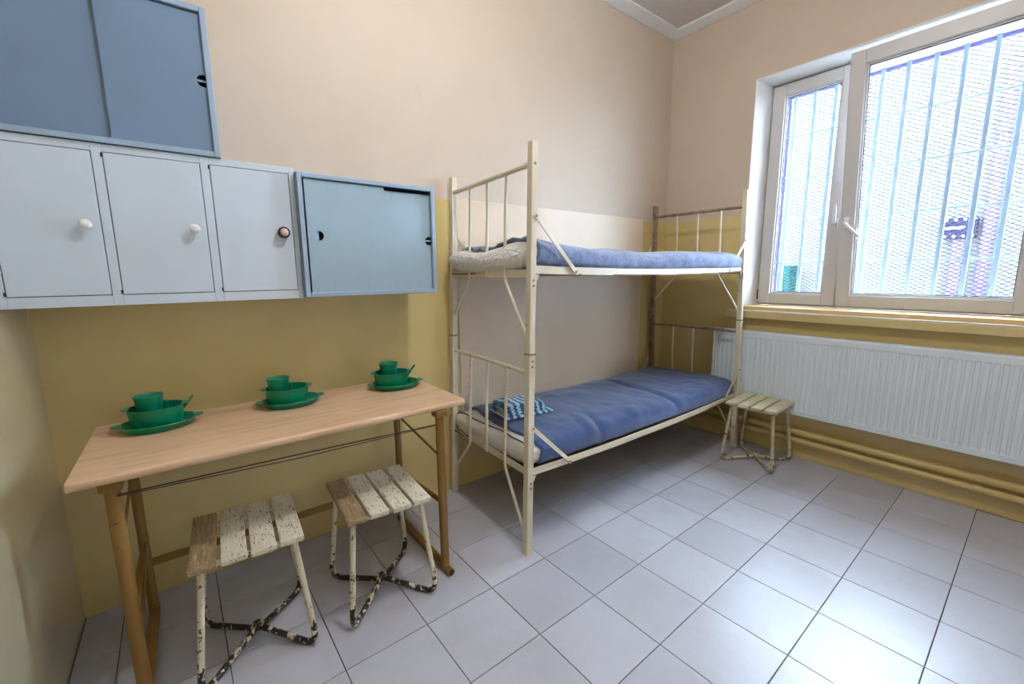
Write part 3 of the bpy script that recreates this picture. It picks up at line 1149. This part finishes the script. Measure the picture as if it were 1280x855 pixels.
# ------------------------------------------------------------------ stools
def build_stool(name, loc, rz, label, sx, sy, sh, spread, mats, bare_first, group, tilt=0.0):
    """slats run along local y; sx = width across the slats"""
    st = thing(name, loc, label, 'stool', group, rz)
    ns, gap, th = 4, 0.011, 0.020
    w = (sx - gap * (ns - 1)) / ns
    for i in range(ns):
        x0 = -sx / 2 + i * (w + gap)
        b = B()
        jl = random.uniform(-0.004, 0.004)
        box(b, -w / 2, w / 2, -sy / 2 + jl, sy / 2 + jl, -th / 2, th / 2, 0.0035, 2)
        m = mats[1] if (bare_first and i == 0) else mats[0]
        s = obj('slat', b, m, st, local=True)
        s.location = (x0 + w / 2, 0, sh - th / 2 + random.uniform(-0.001, 0.001))
        s.rotation_euler = (0, random.uniform(-0.012, 0.012), random.uniform(-0.008, 0.008))
    for y in (-sy / 2 + 0.045, sy / 2 - 0.045):
        b = B(); box(b, -sx / 2 + 0.006, sx / 2 - 0.006, y - 0.010, y + 0.010, sh - th - 0.016, sh - th - 0.0012, 0.002)
        obj('batten', b, mats[2], st, local=True)
    r = 0.0105
    zt = sh - th - 0.012
    for ix in (-1, 1):
        for iy in (-1, 1):
            top = Vector((ix * (sx / 2 - 0.028), iy * (sy / 2 - 0.045), zt))
            foot = Vector((ix * (sx / 2 + spread), iy * (sy / 2 - 0.004), r))
            ctr = Vector((ix * 0.011, iy * 0.004, r + 0.030))
            b = B()
            pts = rounded([top, foot, ctr], 0.062, 8)
            tube(b, pts, r, 12)
            mn = min(v.co.z for v in b.verts)
            bmesh.ops.translate(b, verts=[v for v in b.verts], vec=(0, 0, -mn * 1.0 + 0.0005))
            auto_smooth(obj('leg', b, mats[2], st, local=True))
    b = B(); lathe(b, [(0, 0), (0.017, 0), (0.019, 0.012), (0.016, 0.022), (0, 0.024)], 12, c=(0, 0, 0.034))
    obj('weld_knot', b, mats[2], st, local=True)
    return st


worn = (M['slat_paint'], M['slat_bare'], M['stool_leg'])
build_stool('stool', (0.522, -0.515, 0), -0.055, 'worn slatted stool near the left wall with wide gaps between slats', 0.318, 0.352, 0.437, 0.010, worn, True, 'slatted stools')
build_stool('stool', (0.975, -0.548, 0), -0.055, 'worn slatted stool by the right table legs, next to the bunk bed', 0.318, 0.362, 0.437, 0.010, worn, True, 'slatted stools')
build_stool('stool', (3.475, -0.975, 0), math.pi / 2 + 0.05, 'cream slatted stool standing before the radiator at the foot of the bunk bed', 0.312, 0.350, 0.425, 0.008,
            (M['slat_cream'], M['slat_cream'], M['stool_leg_cream']), False, 'slatted stools')

# ------------------------------------------------------------------ bunk bed
bed = thing('bunk_bed', (2.6, -0.41, 0), 'cream painted steel bunk bed with barred ends against the back wall', 'bunk bed')
POST = {'FL': ((1.588, -0.768), (1.612, -0.788), 1.826), 'BL': ((1.622, -0.030), (1.668, -0.048), 1.822),
        'FR': ((3.602, -0.766), (3.572, -0.738), 1.853), 'BR': ((3.600, -0.036), (3.545, -0.045), 1.828)}


def on_post(k, z):
    (x0, y0), (x1, y1), h = POST[k]
    t = z / h
    return Vector((x0 + (x1 - x0) * t, y0 + (y1 - y0) * t, z))


for k in POST:
    h = POST[k][2]
    w = 0.034
    b = B()
    bar(b, on_post(k, 0), on_post(k, 0.955), w, w, (1, 0, 0), 0.002)
    pm = M['bed_paint_shaded'] if k == 'BR' else M['bed_paint']
    p = obj('lower_post', b, pm, bed)
    b = B()
    bar(b, on_post(k, 0.957), on_post(k, h), w - 0.002, w - 0.002, (1, 0, 0), 0.002)
    q = obj('upper_post', b, pm, bed)
    b = B()
    bar(b, on_post(k, 0.951), on_post(k, 0.960), w + 0.005, w + 0.005, (1, 0, 0), 0.001)
    obj('collar', b, M['bolt'], p)
    sgn = -1 if k[0] == 'F' else 1
    for z in (0.90, 0.925, 0.36, 0.335):
        c = on_post(k, z)
        b = B(); tube(b, [c + Vector((0, sgn * 0.016, 0)), c + Vector((0, sgn * 0.021, 0))], 0.0055, 8)
        obj('bolt', b, M['bolt'], p)
    for z in (1.272, 1.25, 1.74):
        c = on_post(k, z)
        b = B(); tube(b, [c + Vector((0, sgn * 0.015, 0)), c + Vector((0, sgn * 0.020, 0))], 0.0055, 8)
        obj('bolt', b, M['bolt'], q)


def bed_end(kb, kf, ys, sx):
    for ztop, zr, zlow, low in ((1.742, 1.302, 1.015, False), (0.868, 0.402, 0.085, True)):
        pb, pf = on_post(kb, ztop), on_post(kf, ztop)
        b = B()
        if low:
            tube(b, [pb, pb.lerp(pf, 0.3) + Vector((0, 0, 0.004)), pb.lerp(pf, 0.7) + Vector((0, 0, 0.004)), pf], 0.0095, 10)
        else:
            tube(b, [pb, pf], 0.0115, 10)
        auto_smooth(obj('end_rail', b, M['bed_paint_shaded'] if kb == 'BR' else M['bed_paint'], bed))
        rb, rf = on_post(kb, zr), on_post(kf, zr)
        b = B()
        bar(b, rb, rf, 0.034, 0.004, (0, 0, 1))
        off = Vector((sx * 0.015, 0, -0.016))
        bar(b, rb + off, rf + off, 0.030, 0.004, (1, 0, 0))
        obj('end_beam', b, M['bed_paint'], bed)
        for i, y in enumerate(ys):
            t = (y - pb.y) / (pf.y - pb.y)
            t2 = (y - rb.y) / (rf.y - rb.y)
            a, c = pb.lerp(pf, t), rb.lerp(rf, t2) + Vector((-sx * 0.008, 0, 0))
            mid = a.lerp(c, 0.45) + Vector((random.uniform(-0.003, 0.003), random.uniform(-0.004, 0.004), 0))
            pts = [a, mid, c]
            rad_ = 0.05
            if i == 0:
                e = on_post(kb, zlow + 0.06)
                pts += [c + Vector((0, 0.0, -0.03)), e + Vector((-sx * 0.004, -0.012, 0))]
            elif i == 2:
                e = on_post(kf, zlow)
                pts += [c + Vector((0, 0, -0.03)), e + Vector((-sx * 0.004, 0.012, 0))]
            else:
                pts += [c + Vector((0, 0, -0.016))]
            b = B(); tube(b, rounded(pts, 0.045, 4), 0.0075, 8)
            auto_smooth(obj('end_bar', b, M['bed_paint'], bed))


bed_end('BL', 'FL', (-0.245, -0.42, -0.59), 1)
bed_end('BR', 'FR', (-0.235, -0.405, -0.575), -1)

for z, sag in ((1.318, 0.016), (0.402, 0.020)):
    for side, sg in (('F', -1), ('B', 1)):
        a, c = on_post(side + 'L', z), on_post(side + 'R', z)
        b = B()
        N = 12
        prev = None
        for part in ((0.034, 0.004, 0.0, 0.0), (0.004, 0.030, 0.015 * -sg, -0.015)):
            hgt, wd, dy, dz = part
            rings = []
            for i in range(N + 1):
                t = i / N
                p = a.lerp(c, t) + Vector((0, dy, dz - sag * 4 * t * (1 - t)))
                p.x += (0.017 if i == 0 else -0.017 if i == N else 0)
                rings.append([b.verts.new(p + Vector((0, q * wd / 2, r * hgt / 2))) for q, r in ((-1, -1), (1, -1), (1, 1), (-1, 1))])
            for r1, r2 in zip(rings, rings[1:]):
                for k in range(4):
                    b.faces.new((r1[k], r1[(k + 1) % 4], r2[(k + 1) % 4], r2[k]))
            b.faces.new(rings[0][::-1]); b.faces.new(rings[-1])
        obj('side_rail', b, M['bed_paint'], bed)
        for kx, dx, sgx in (('L', 0.27, 1), ('R', -0.20, -1)):
            zt = z + (0.225 if kx == 'L' else 0.20)
            p0 = on_post(side + kx, zt) + Vector((0, sg * 0.019, 0))
            t = abs(dx) / 2.0
            p1 = on_post(side + kx, z - 0.012 - sag * 4 * t * (1 - t)) + Vector((dx, sg * 0.006, 0))
            b = B(); bar(b, p0, p1, 0.019, 0.004, (0, 0, 1))
            sp = obj('strap', b, M['bed_paint_strap'], bed)
            for q in (p0.lerp(p1, 0.03), p0.lerp(p1, 0.97)):
                b = B(); tube(b, [q, q + Vector((0, sg * 0.006, 0))], 0.0055, 8)
                obj('rivet', b, M['bolt'], sp)
    # gusset under the front corners
    for kx, s in (('L', 1), ('R', -1)):
        p = on_post('F' + kx, z - 0.02)
        b = B()
        v = [b.verts.new(p + Vector((s * 0.016, yy, 0))) for yy in (-0.004, 0.0)]
        v += [b.verts.new(p + Vector((s * 0.045, yy, 0))) for yy in (-0.004, 0.0)]
        v += [b.verts.new(p + Vector((s * 0.016, yy, -0.045))) for yy in (-0.004, 0.0)]
        for f in ((0, 2, 4), (1, 5, 3), (0, 1, 3, 2), (2, 3, 5, 4), (4, 5, 1, 0)):
            b.faces.new([v[k] for k in f])
        obj('gusset', b, M['bed_paint'], bed)
    # sprung base the mattress lies on
    b = B()
    N = 14
    y0, y1 = on_post('FL', z).y + 0.008, on_post('BL', z).y - 0.008
    x0, x1 = on_post('FL', z).x + 0.03, on_post('FR', z).x - 0.03
    rows = []
    for i in range(N + 1):
        t = i / N
        x = x0 + (x1 - x0) * t
        zz = z - 0.012 - sag * 4 * t * (1 - t)
        rows.append([b.verts.new((x, y, zz2)) for y, zz2 in ((y0, zz), (y1, zz), (y1, zz - 0.006), (y0, zz - 0.006))])
    for r1, r2 in zip(rows, rows[1:]):
        for k in range(4):
            b.faces.new((r1[k], r1[(k + 1) % 4], r2[(k + 1) % 4], r2[k]))
    b.faces.new(rows[0][::-1]); b.faces.new(rows[-1])
    obj('sprung_base', b, M['spring'], bed)


b = B(); box(b, 1.705, 3.445, -0.0045, -0.0003, 0.43, 1.722, 0.0008)
o = obj('laminate_panel', b, M['panel'])
tag(o, 'cream laminate panel on the back wall behind the bunk bed', 'wall panel')

# ------------------------------------------------------------------ mattresses, blankets
def fbm(x, y, z, s):
    return noise.fractal(Vector((x * s, y * s, z * s)), 1.0, 2.0, 4)


def section(s, x, spec, off):
    """point of the mattress cross-section at parameter s in 0..1 (closed loop); returns y,z"""
    yb, yf, z0, z1, p, sag, disp = spec
    a = 2 * math.pi * s
    c, q = math.cos(a), math.sin(a)
    hy, hz = (yb - yf) / 2 + off, (z1 - z0) / 2 + off
    e = 2.0 / p
    y = (yb + yf) / 2 + hy * math.copysign(abs(c) ** e, c)
    z = (z0 + z1) / 2 + hz * math.copysign(abs(q) ** e, q)
    y, z = y, z
    d = disp(x, y, z)
    wz = max(0.0, (z - z0) / (z1 - z0))
    z += d * wz
    y += d * 0.5 * (1 if y > (yb + yf) / 2 else -1) * min(1, max(0, wz * 2)) * (abs(c) ** 3) * 0.4
    t = (x - 1.6) / 2.0
    z -= sag * 4 * t * (1 - t)
    return y, z


def mattress(name, label, x0, x1, spec, group):
    th = thing(name, ((x0 + x1) / 2, (spec[0] + spec[1]) / 2, spec[2]), label, 'mattress', group)
    b = B()
    NX, NS = 90, 56
    rings = []
    for i in range(NX + 1):
        t = i / NX
        x = x0 + (x1 - x0) * t
        # rounded ends
        ed = min(x - x0, x1 - x)
        k = 1.0 if ed > 0.03 else math.sqrt(max(0.0, 1 - ((0.03 - ed) / 0.03) ** 2))
        off = -0.024 * (1 - k)
        ring = []
        for j in range(NS):
            y, z = section(j / NS, x, spec, off)
            ring.append(b.verts.new((x, y, z)))
        rings.append(ring)
    for r1, r2 in zip(rings, rings[1:]):
        for j in range(NS):
            b.faces.new((r1[j], r1[(j + 1) % NS], r2[(j + 1) % NS], r2[j]))
    b.faces.new(rings[0][::-1]); b.faces.new(rings[-1])
    auto_smooth(obj('ticking', b, M['mattress_crumpled'] if 'crumpled' in label else M['mattress'], th), 70)
    return th


def piping(th, x, spec, s0, s1, off, r=0.0028):
    b = B()
    pts = []
    for j in range(33):
        s = s0 + (s1 - s0) * j / 32
        y, z = section(s, x, spec, off)
        pts.append((x + 0.004 * math.sin(j * 0.9), y, z))
    tube(b, pts, r, 6)
    auto_smooth(obj('piping', b, M['piping'], th))


def blanket(name, label, x0f, x0b, x1, spec, off, s0, s1, mat, thick=0.007, hem=None, cap=True):
    """cloth laid over the mattress: s0 (back, low) over the top to s1 (front, low)"""
    b = B()
    NX, NS = 150, 64
    rings = []
    xe = x1
    for i in range(NX + 1):
        t = i / NX
        ring = []
        for j in range(NS + 1):
            s = s0 + (s1 - s0) * j / NS
            u = j / NS
            xs = x0b + (x0f - x0b) * u + 0.012 * math.sin(u * 9.0) + 0.006 * math.sin(u * 23)
            x = xs + (xe - xs) * t
            ed = xe - x
            k = 1.0 if ed > 0.035 else math.sqrt(max(0.0, 1 - ((0.035 - ed) / 0.035) ** 2))
            y, z = section(s, x, spec, off - 0.03 * (1 - k) * (1 if cap else 0))
            ring.append(b.verts.new((x, y, z)))
        rings.append(ring)
    for r1, r2 in zip(rings, rings[1:]):
        for j in range(NS):
            b.faces.new((r1[j], r1[j + 1], r2[j + 1], r2[j]))
    # flap down over the far end
    last = rings[-1]
    nw = [b.verts.new((v.co.x + 0.001, v.co.y, min(v.co.z, spec[2] + 0.015))) for v in last]
    for j in range(NS):
        b.faces.new((last[j], last[j + 1], nw[j + 1], nw[j]))
    o = obj(name, b, mat)
    auto_smooth(o, 70)
    sd = o.modifiers.new('cloth_thickness', 'SOLIDIFY')
    sd.thickness = thick
    sd.offset = 1.0
    tag(o, label, 'blanket', 'blue blankets')
    return o


def g(x, c, w):
    return math.exp(-((x - c) / w) ** 2)


def disp_low(x, y, z):
    v = 0.010 * fbm(x, y, 0.3, 3.2) + 0.004 * fbm(x, y, 2.0, 9)
    v -= 0.020 * g(x, 2.86 + 0.10 * (y + 0.4), 0.030)            # seam between mattress sections
    v -= 0.022 * g(x - 0.35 * (y + 0.76), 2.10, 0.022) * g(y, -0.78, 0.16)   # folds at the front edge
    v += 0.018 * g(x - 0.35 * (y + 0.76), 2.03, 0.030) * g(y, -0.78, 0.18)
    v += 0.010 * g(x - 0.6 * (y + 0.7), 2.45, 0.06) * g(y, -0.7, 0.2)
    v += 0.012 * g(x, 2.3, 0.5)
    return v


def disp_up(x, y, z):
    v = 0.010 * fbm(x, y, 5.0, 3.0) + 0.004 * fbm(x, y, 7.0, 11)
    v += 0.028 * g(x, 1.62, 0.13) * g(y, -0.74, 0.20) - 0.028 * g(x, 1.60, 0.12) * g(y, -0.36, 0.14)
    v += 0.014 * g(x, 1.75, 0.25)
    v -= 0.016 * g(x, 2.60, 0.14)
    v += 0.010 * g(x, 2.9, 0.2) + 0.008 * g(x, 3.42, 0.1)
    # crumpled lumps at the head end
    if x < 1.78:
        k = (1.78 - x) / 0.18
        v += k * (0.018 * fbm(x * 1.5, y, 0.4, 15) + 0.014 * abs(fbm(x, y * 1.3, 0.8, 26)) - 0.006)
    return v


LOW = (-0.060, -0.745, 0.397, 0.512, 4.2, 0.016, disp_low)
UP = (-0.066, -0.752, 1.312, 1.418, 3.2, 0.012, disp_up)
mt = mattress('mattress', 'white piped mattress on the lower bunk', 1.617, 3.555, LOW, 'bunk mattresses')
piping(mt, 1.640, LOW, 0.05, 0.47, 0.003)
piping(mt, 1.622, LOW, -0.04, -0.46, -0.004)
mattress('mattress', 'crumpled white mattress on the upper bunk', 1.600, 3.525, UP, 'bunk mattresses')
blanket('blanket', 'flat dark blue wool blanket spread over the lower bunk', 1.665, 1.735, 3.566, LOW, 0.0085, 0.0, 0.53, M['blanket'])
blanket('blanket', 'fuzzy blue wool blanket on the upper bunk', 1.63, 1.69, 3.540, UP, 0.009, -0.01, 0.545, M['blanket_fuzzy'], 0.011)

# ------------------------------------------------------------------ folded towel
def top_z(spec, x0, x1, y0, y1, off):
    m = -9
    for i in range(25):
        for j in range(60):
            y, z = section(0.02 + 0.46 * j / 59, x0 + (x1 - x0) * i / 24, spec, off)
            if y0 <= y <= y1:
                m = max(m, z)
    return m


tw = thing('towel', (1.872, -0.375, top_z(LOW, 1.72, 2.03, -0.49, -0.26, 0.0155) - 0.001), 'folded blue and white striped towel on the lower blanket', 'towel', rz=-0.12)
lay = [(0.300, 0.215, 0.0, 0.0, 0.016), (0.255, 0.190, -0.012, 0.006, 0.016), (0.250, 0.182, -0.016, 0.004, 0.015), (0.243, 0.178, -0.014, 0.008, 0.015)]
zz = 0.0
for i, (lx, ly, ox, oy, h) in enumerate(lay):
    b = B()
    NXT, NYT = 20, 26
    rings = []
    for a in range(NXT + 1):
        u = a / NXT * 2 - 1
        xx = math.copysign(1 - (1 - abs(u)) ** 1.6, u)
        k = (1 - abs(xx) ** 8) ** 0.5 if abs(xx) < 1 else 0.0
        ring = []
        for q in range(NYT):
            an = 2 * math.pi * q / NYT
            c, s = math.cos(an), math.sin(an)
            y = ly / 2 * math.copysign(abs(c) ** 0.32, c) * (0.94 + 0.06 * k)
            z = h / 2 * math.copysign(abs(s) ** 0.6, s) * max(k, 0.02)
            wv = 0.004 * fbm(xx * 0.15 + i, y, 3.0, 14) + 0.006 * g(xx, -0.3, 0.5)
            ring.append(b.verts.new((ox + xx * lx / 2 + 0.004 * fbm(i, y, 0, 20), oy + y + 0.004 * fbm(xx * 0.3, i, 0, 9), zz + h / 2 + z + wv * (i + 0.5) * 0.5)))
        rings.append(ring)
    for r1, r2 in zip(rings, rings[1:]):
        for q in range(NYT):
            b.faces.new((r1[q], r1[(q + 1) % NYT], r2[(q + 1) % NYT], r2[q]))
    b.faces.new(rings[0][::-1]); b.faces.new(rings[-1])
    auto_smooth(obj('fold', b, M['towel'], tw, local=True), 60)
    zz += h * 0.96

# ------------------------------------------------------------------ green plastic dishes
def lug(b, x, s, z, w=0.030, ln=0.024, t=0.0032, rise=0.0):
    """flat rounded grip at the end of an oval dish"""
    top, bot = [], []
    pts = []
    for k in range(9):
        a = -math.pi / 2 + math.pi * k / 8
        pts.append((x + s * (ln * 0.45 + ln * 0.55 * math.cos(a)), w * (0.5 if 0 < k < 8 else 0.62) * math.sin(a)))
    pts = [(x - s * 0.010, -w * 0.75)] + pts + [(x - s * 0.010, w * 0.75)]
    for px, py in pts:
        zz = z + rise * max(0, (px - x) * s) / ln
        top.append(b.verts.new((px, py, zz + t / 2)))
        bot.append(b.verts.new((px, py, zz - t / 2)))
    n = len(pts)
    b.faces.new(top); b.faces.new(bot[::-1])
    for k in range(n):
        b.faces.new((top[k], top[(k + 1) % n], bot[(k + 1) % n], bot[k]))


def dish_set(c, rz, where, bowl_off, bowl_rz, cup_off, spoon):
    cx, cy = c
    z = TZ + 0.0006
    # plate
    pl_ = thing('plate', (cx, cy, z), 'green plastic oval plate ' + where, 'plate', 'green oval plates', rz)
    b = B()
    lathe(b, [(0, 0.002), (0.078, 0.002), (0.088, 0.004), (0.102, 0.022), (0.111, 0.0262), (0.1125, 0.0245), (0.105, 0.0195),
              (0.090, -0.0001), (0.0, -0.0001)][::-1], 40, 1.0, 0.80)
    auto_smooth(obj('dish', b, M['green_plastic'], pl_, local=True), 50)
    for s in (-1, 1):
        b = B(); lug(b, s * 0.110, s, 0.0252, 0.036, 0.019, 0.003, 0.001)
        obj('grip', b, M['green_plastic'], pl_, local=True)
    # bowl
    bz = z + 0.0026
    bo = thing('bowl', (cx + bowl_off[0], cy + bowl_off[1], bz), 'green plastic oval bowl ' + where, 'bowl', 'green oval bowls', bowl_rz)
    b = B()
    lathe(b, [(0, 0.0), (0.064, 0.0), (0.069, 0.004), (0.0765, 0.035), (0.0815, 0.0700), (0.0855, 0.0715), (0.0855, 0.0740), (0.0795, 0.0735),
              (0.0735, 0.036), (0.066, 0.007), (0.060, 0.0035), (0, 0.0035)], 40, 1.0, 0.84)
    auto_smooth(obj('vessel', b, M['green_plastic'], bo, local=True), 50)
    for s in (-1, 1):
        b = B(); lug(b, s * 0.084, s, 0.0725, 0.030, 0.012, 0.003, 0.001)
        obj('grip', b, M['green_plastic'], bo, local=True)
    # cup standing in the bowl
    cz = bz + 0.0041
    cu = thing('cup', (cx + cup_off[0], cy + cup_off[1], cz), 'green plastic cup standing in the bowl ' + where, 'cup', 'green plastic cups', 0.4)
    b = B()
    lathe(b, [(0, 0), (0.030, 0), (0.032, 0.003), (0.0395, 0.088), (0.0425, 0.1065), (0.0442, 0.1075), (0.0432, 0.109), (0.0405, 0.1065), (0.0375, 0.088), (0.030, 0.005), (0, 0.0035)], 32)
    auto_smooth(obj('vessel', b, M['green_plastic'], cu, local=True), 50)
    b = B()
    tube(b, rounded([(0.036, 0, 0.078), (0.052, -0.004, 0.074), (0.050, -0.006, 0.045), (0.034, 0, 0.036)], 0.012, 4), 0.0038, 8)
    auto_smooth(obj('handle', b, M['green_plastic'], cu, local=True))
    if spoon:
        bw = Matrix.Rotation(bowl_rz, 3, 'Z')
        base = Vector((cx + bowl_off[0], cy + bowl_off[1], bz))
        sp = thing('spoon', base + Vector((0, 0, 0.004)), 'green plastic spoon leaning out of the bowl ' + where, 'spoon', 'green plastic spoons', bowl_rz + spoon[0])
        b = B()
        tip = Vector((0.046, -0.017, 0.010)); end = Vector((spoon[1], 0.004, spoon[2]))
        d = (end - tip).normalized()
        side = Vector((-d.y, d.x, 0)).normalized()
        prev = None
        for k in range(9):
            t = k / 8
            p = tip.lerp(end, t)
            w = 0.004 + 0.0035 * t
            nn = side.cross(d).normalized() * 0.0013
            vs = [b.verts.new(p + side * w + nn), b.verts.new(p - side * w + nn), b.verts.new(p - side * w - nn), b.verts.new(p + side * w - nn)]
            if prev:
                for q in range(4):
                    b.faces.new((prev[q], prev[(q + 1) % 4], vs[(q + 1) % 4], vs[q]))
            else:
                b.faces.new(vs[::-1])
            prev = vs
        b.faces.new(prev)
        auto_smooth(obj('handle', b, M['green_plastic'], sp, local=True))
        b = B()
        lathe(b, [(0, 0.0), (0.008, 0.001), (0.0125, 0.005), (0.0145, 0.009), (0.0132, 0.0085), (0.008, 0.0035), (0, 0.002)], 18, 1.2, 0.8, c=(0.037, -0.018, 0.001))
        auto_smooth(obj('scoop', b, M['green_plastic'], sp, local=True))


dish_set((0.316, -0.250), 0.03, 'nearest the left wall', (-0.004, 0.012), -0.10, (-0.022, 0.030), (0.10, 0.108, 0.088))
dish_set((0.742, -0.252), -0.05, 'in the middle of the table', (-0.010, 0.006), -0.12, (-0.038, 0.020), None)
dish_set((1.192, -0.268), -0.20, 'on the table nearest the bed', (-0.014, 0.010), -0.25, (-0.020, 0.028), (0.05, 0.112, 0.090))
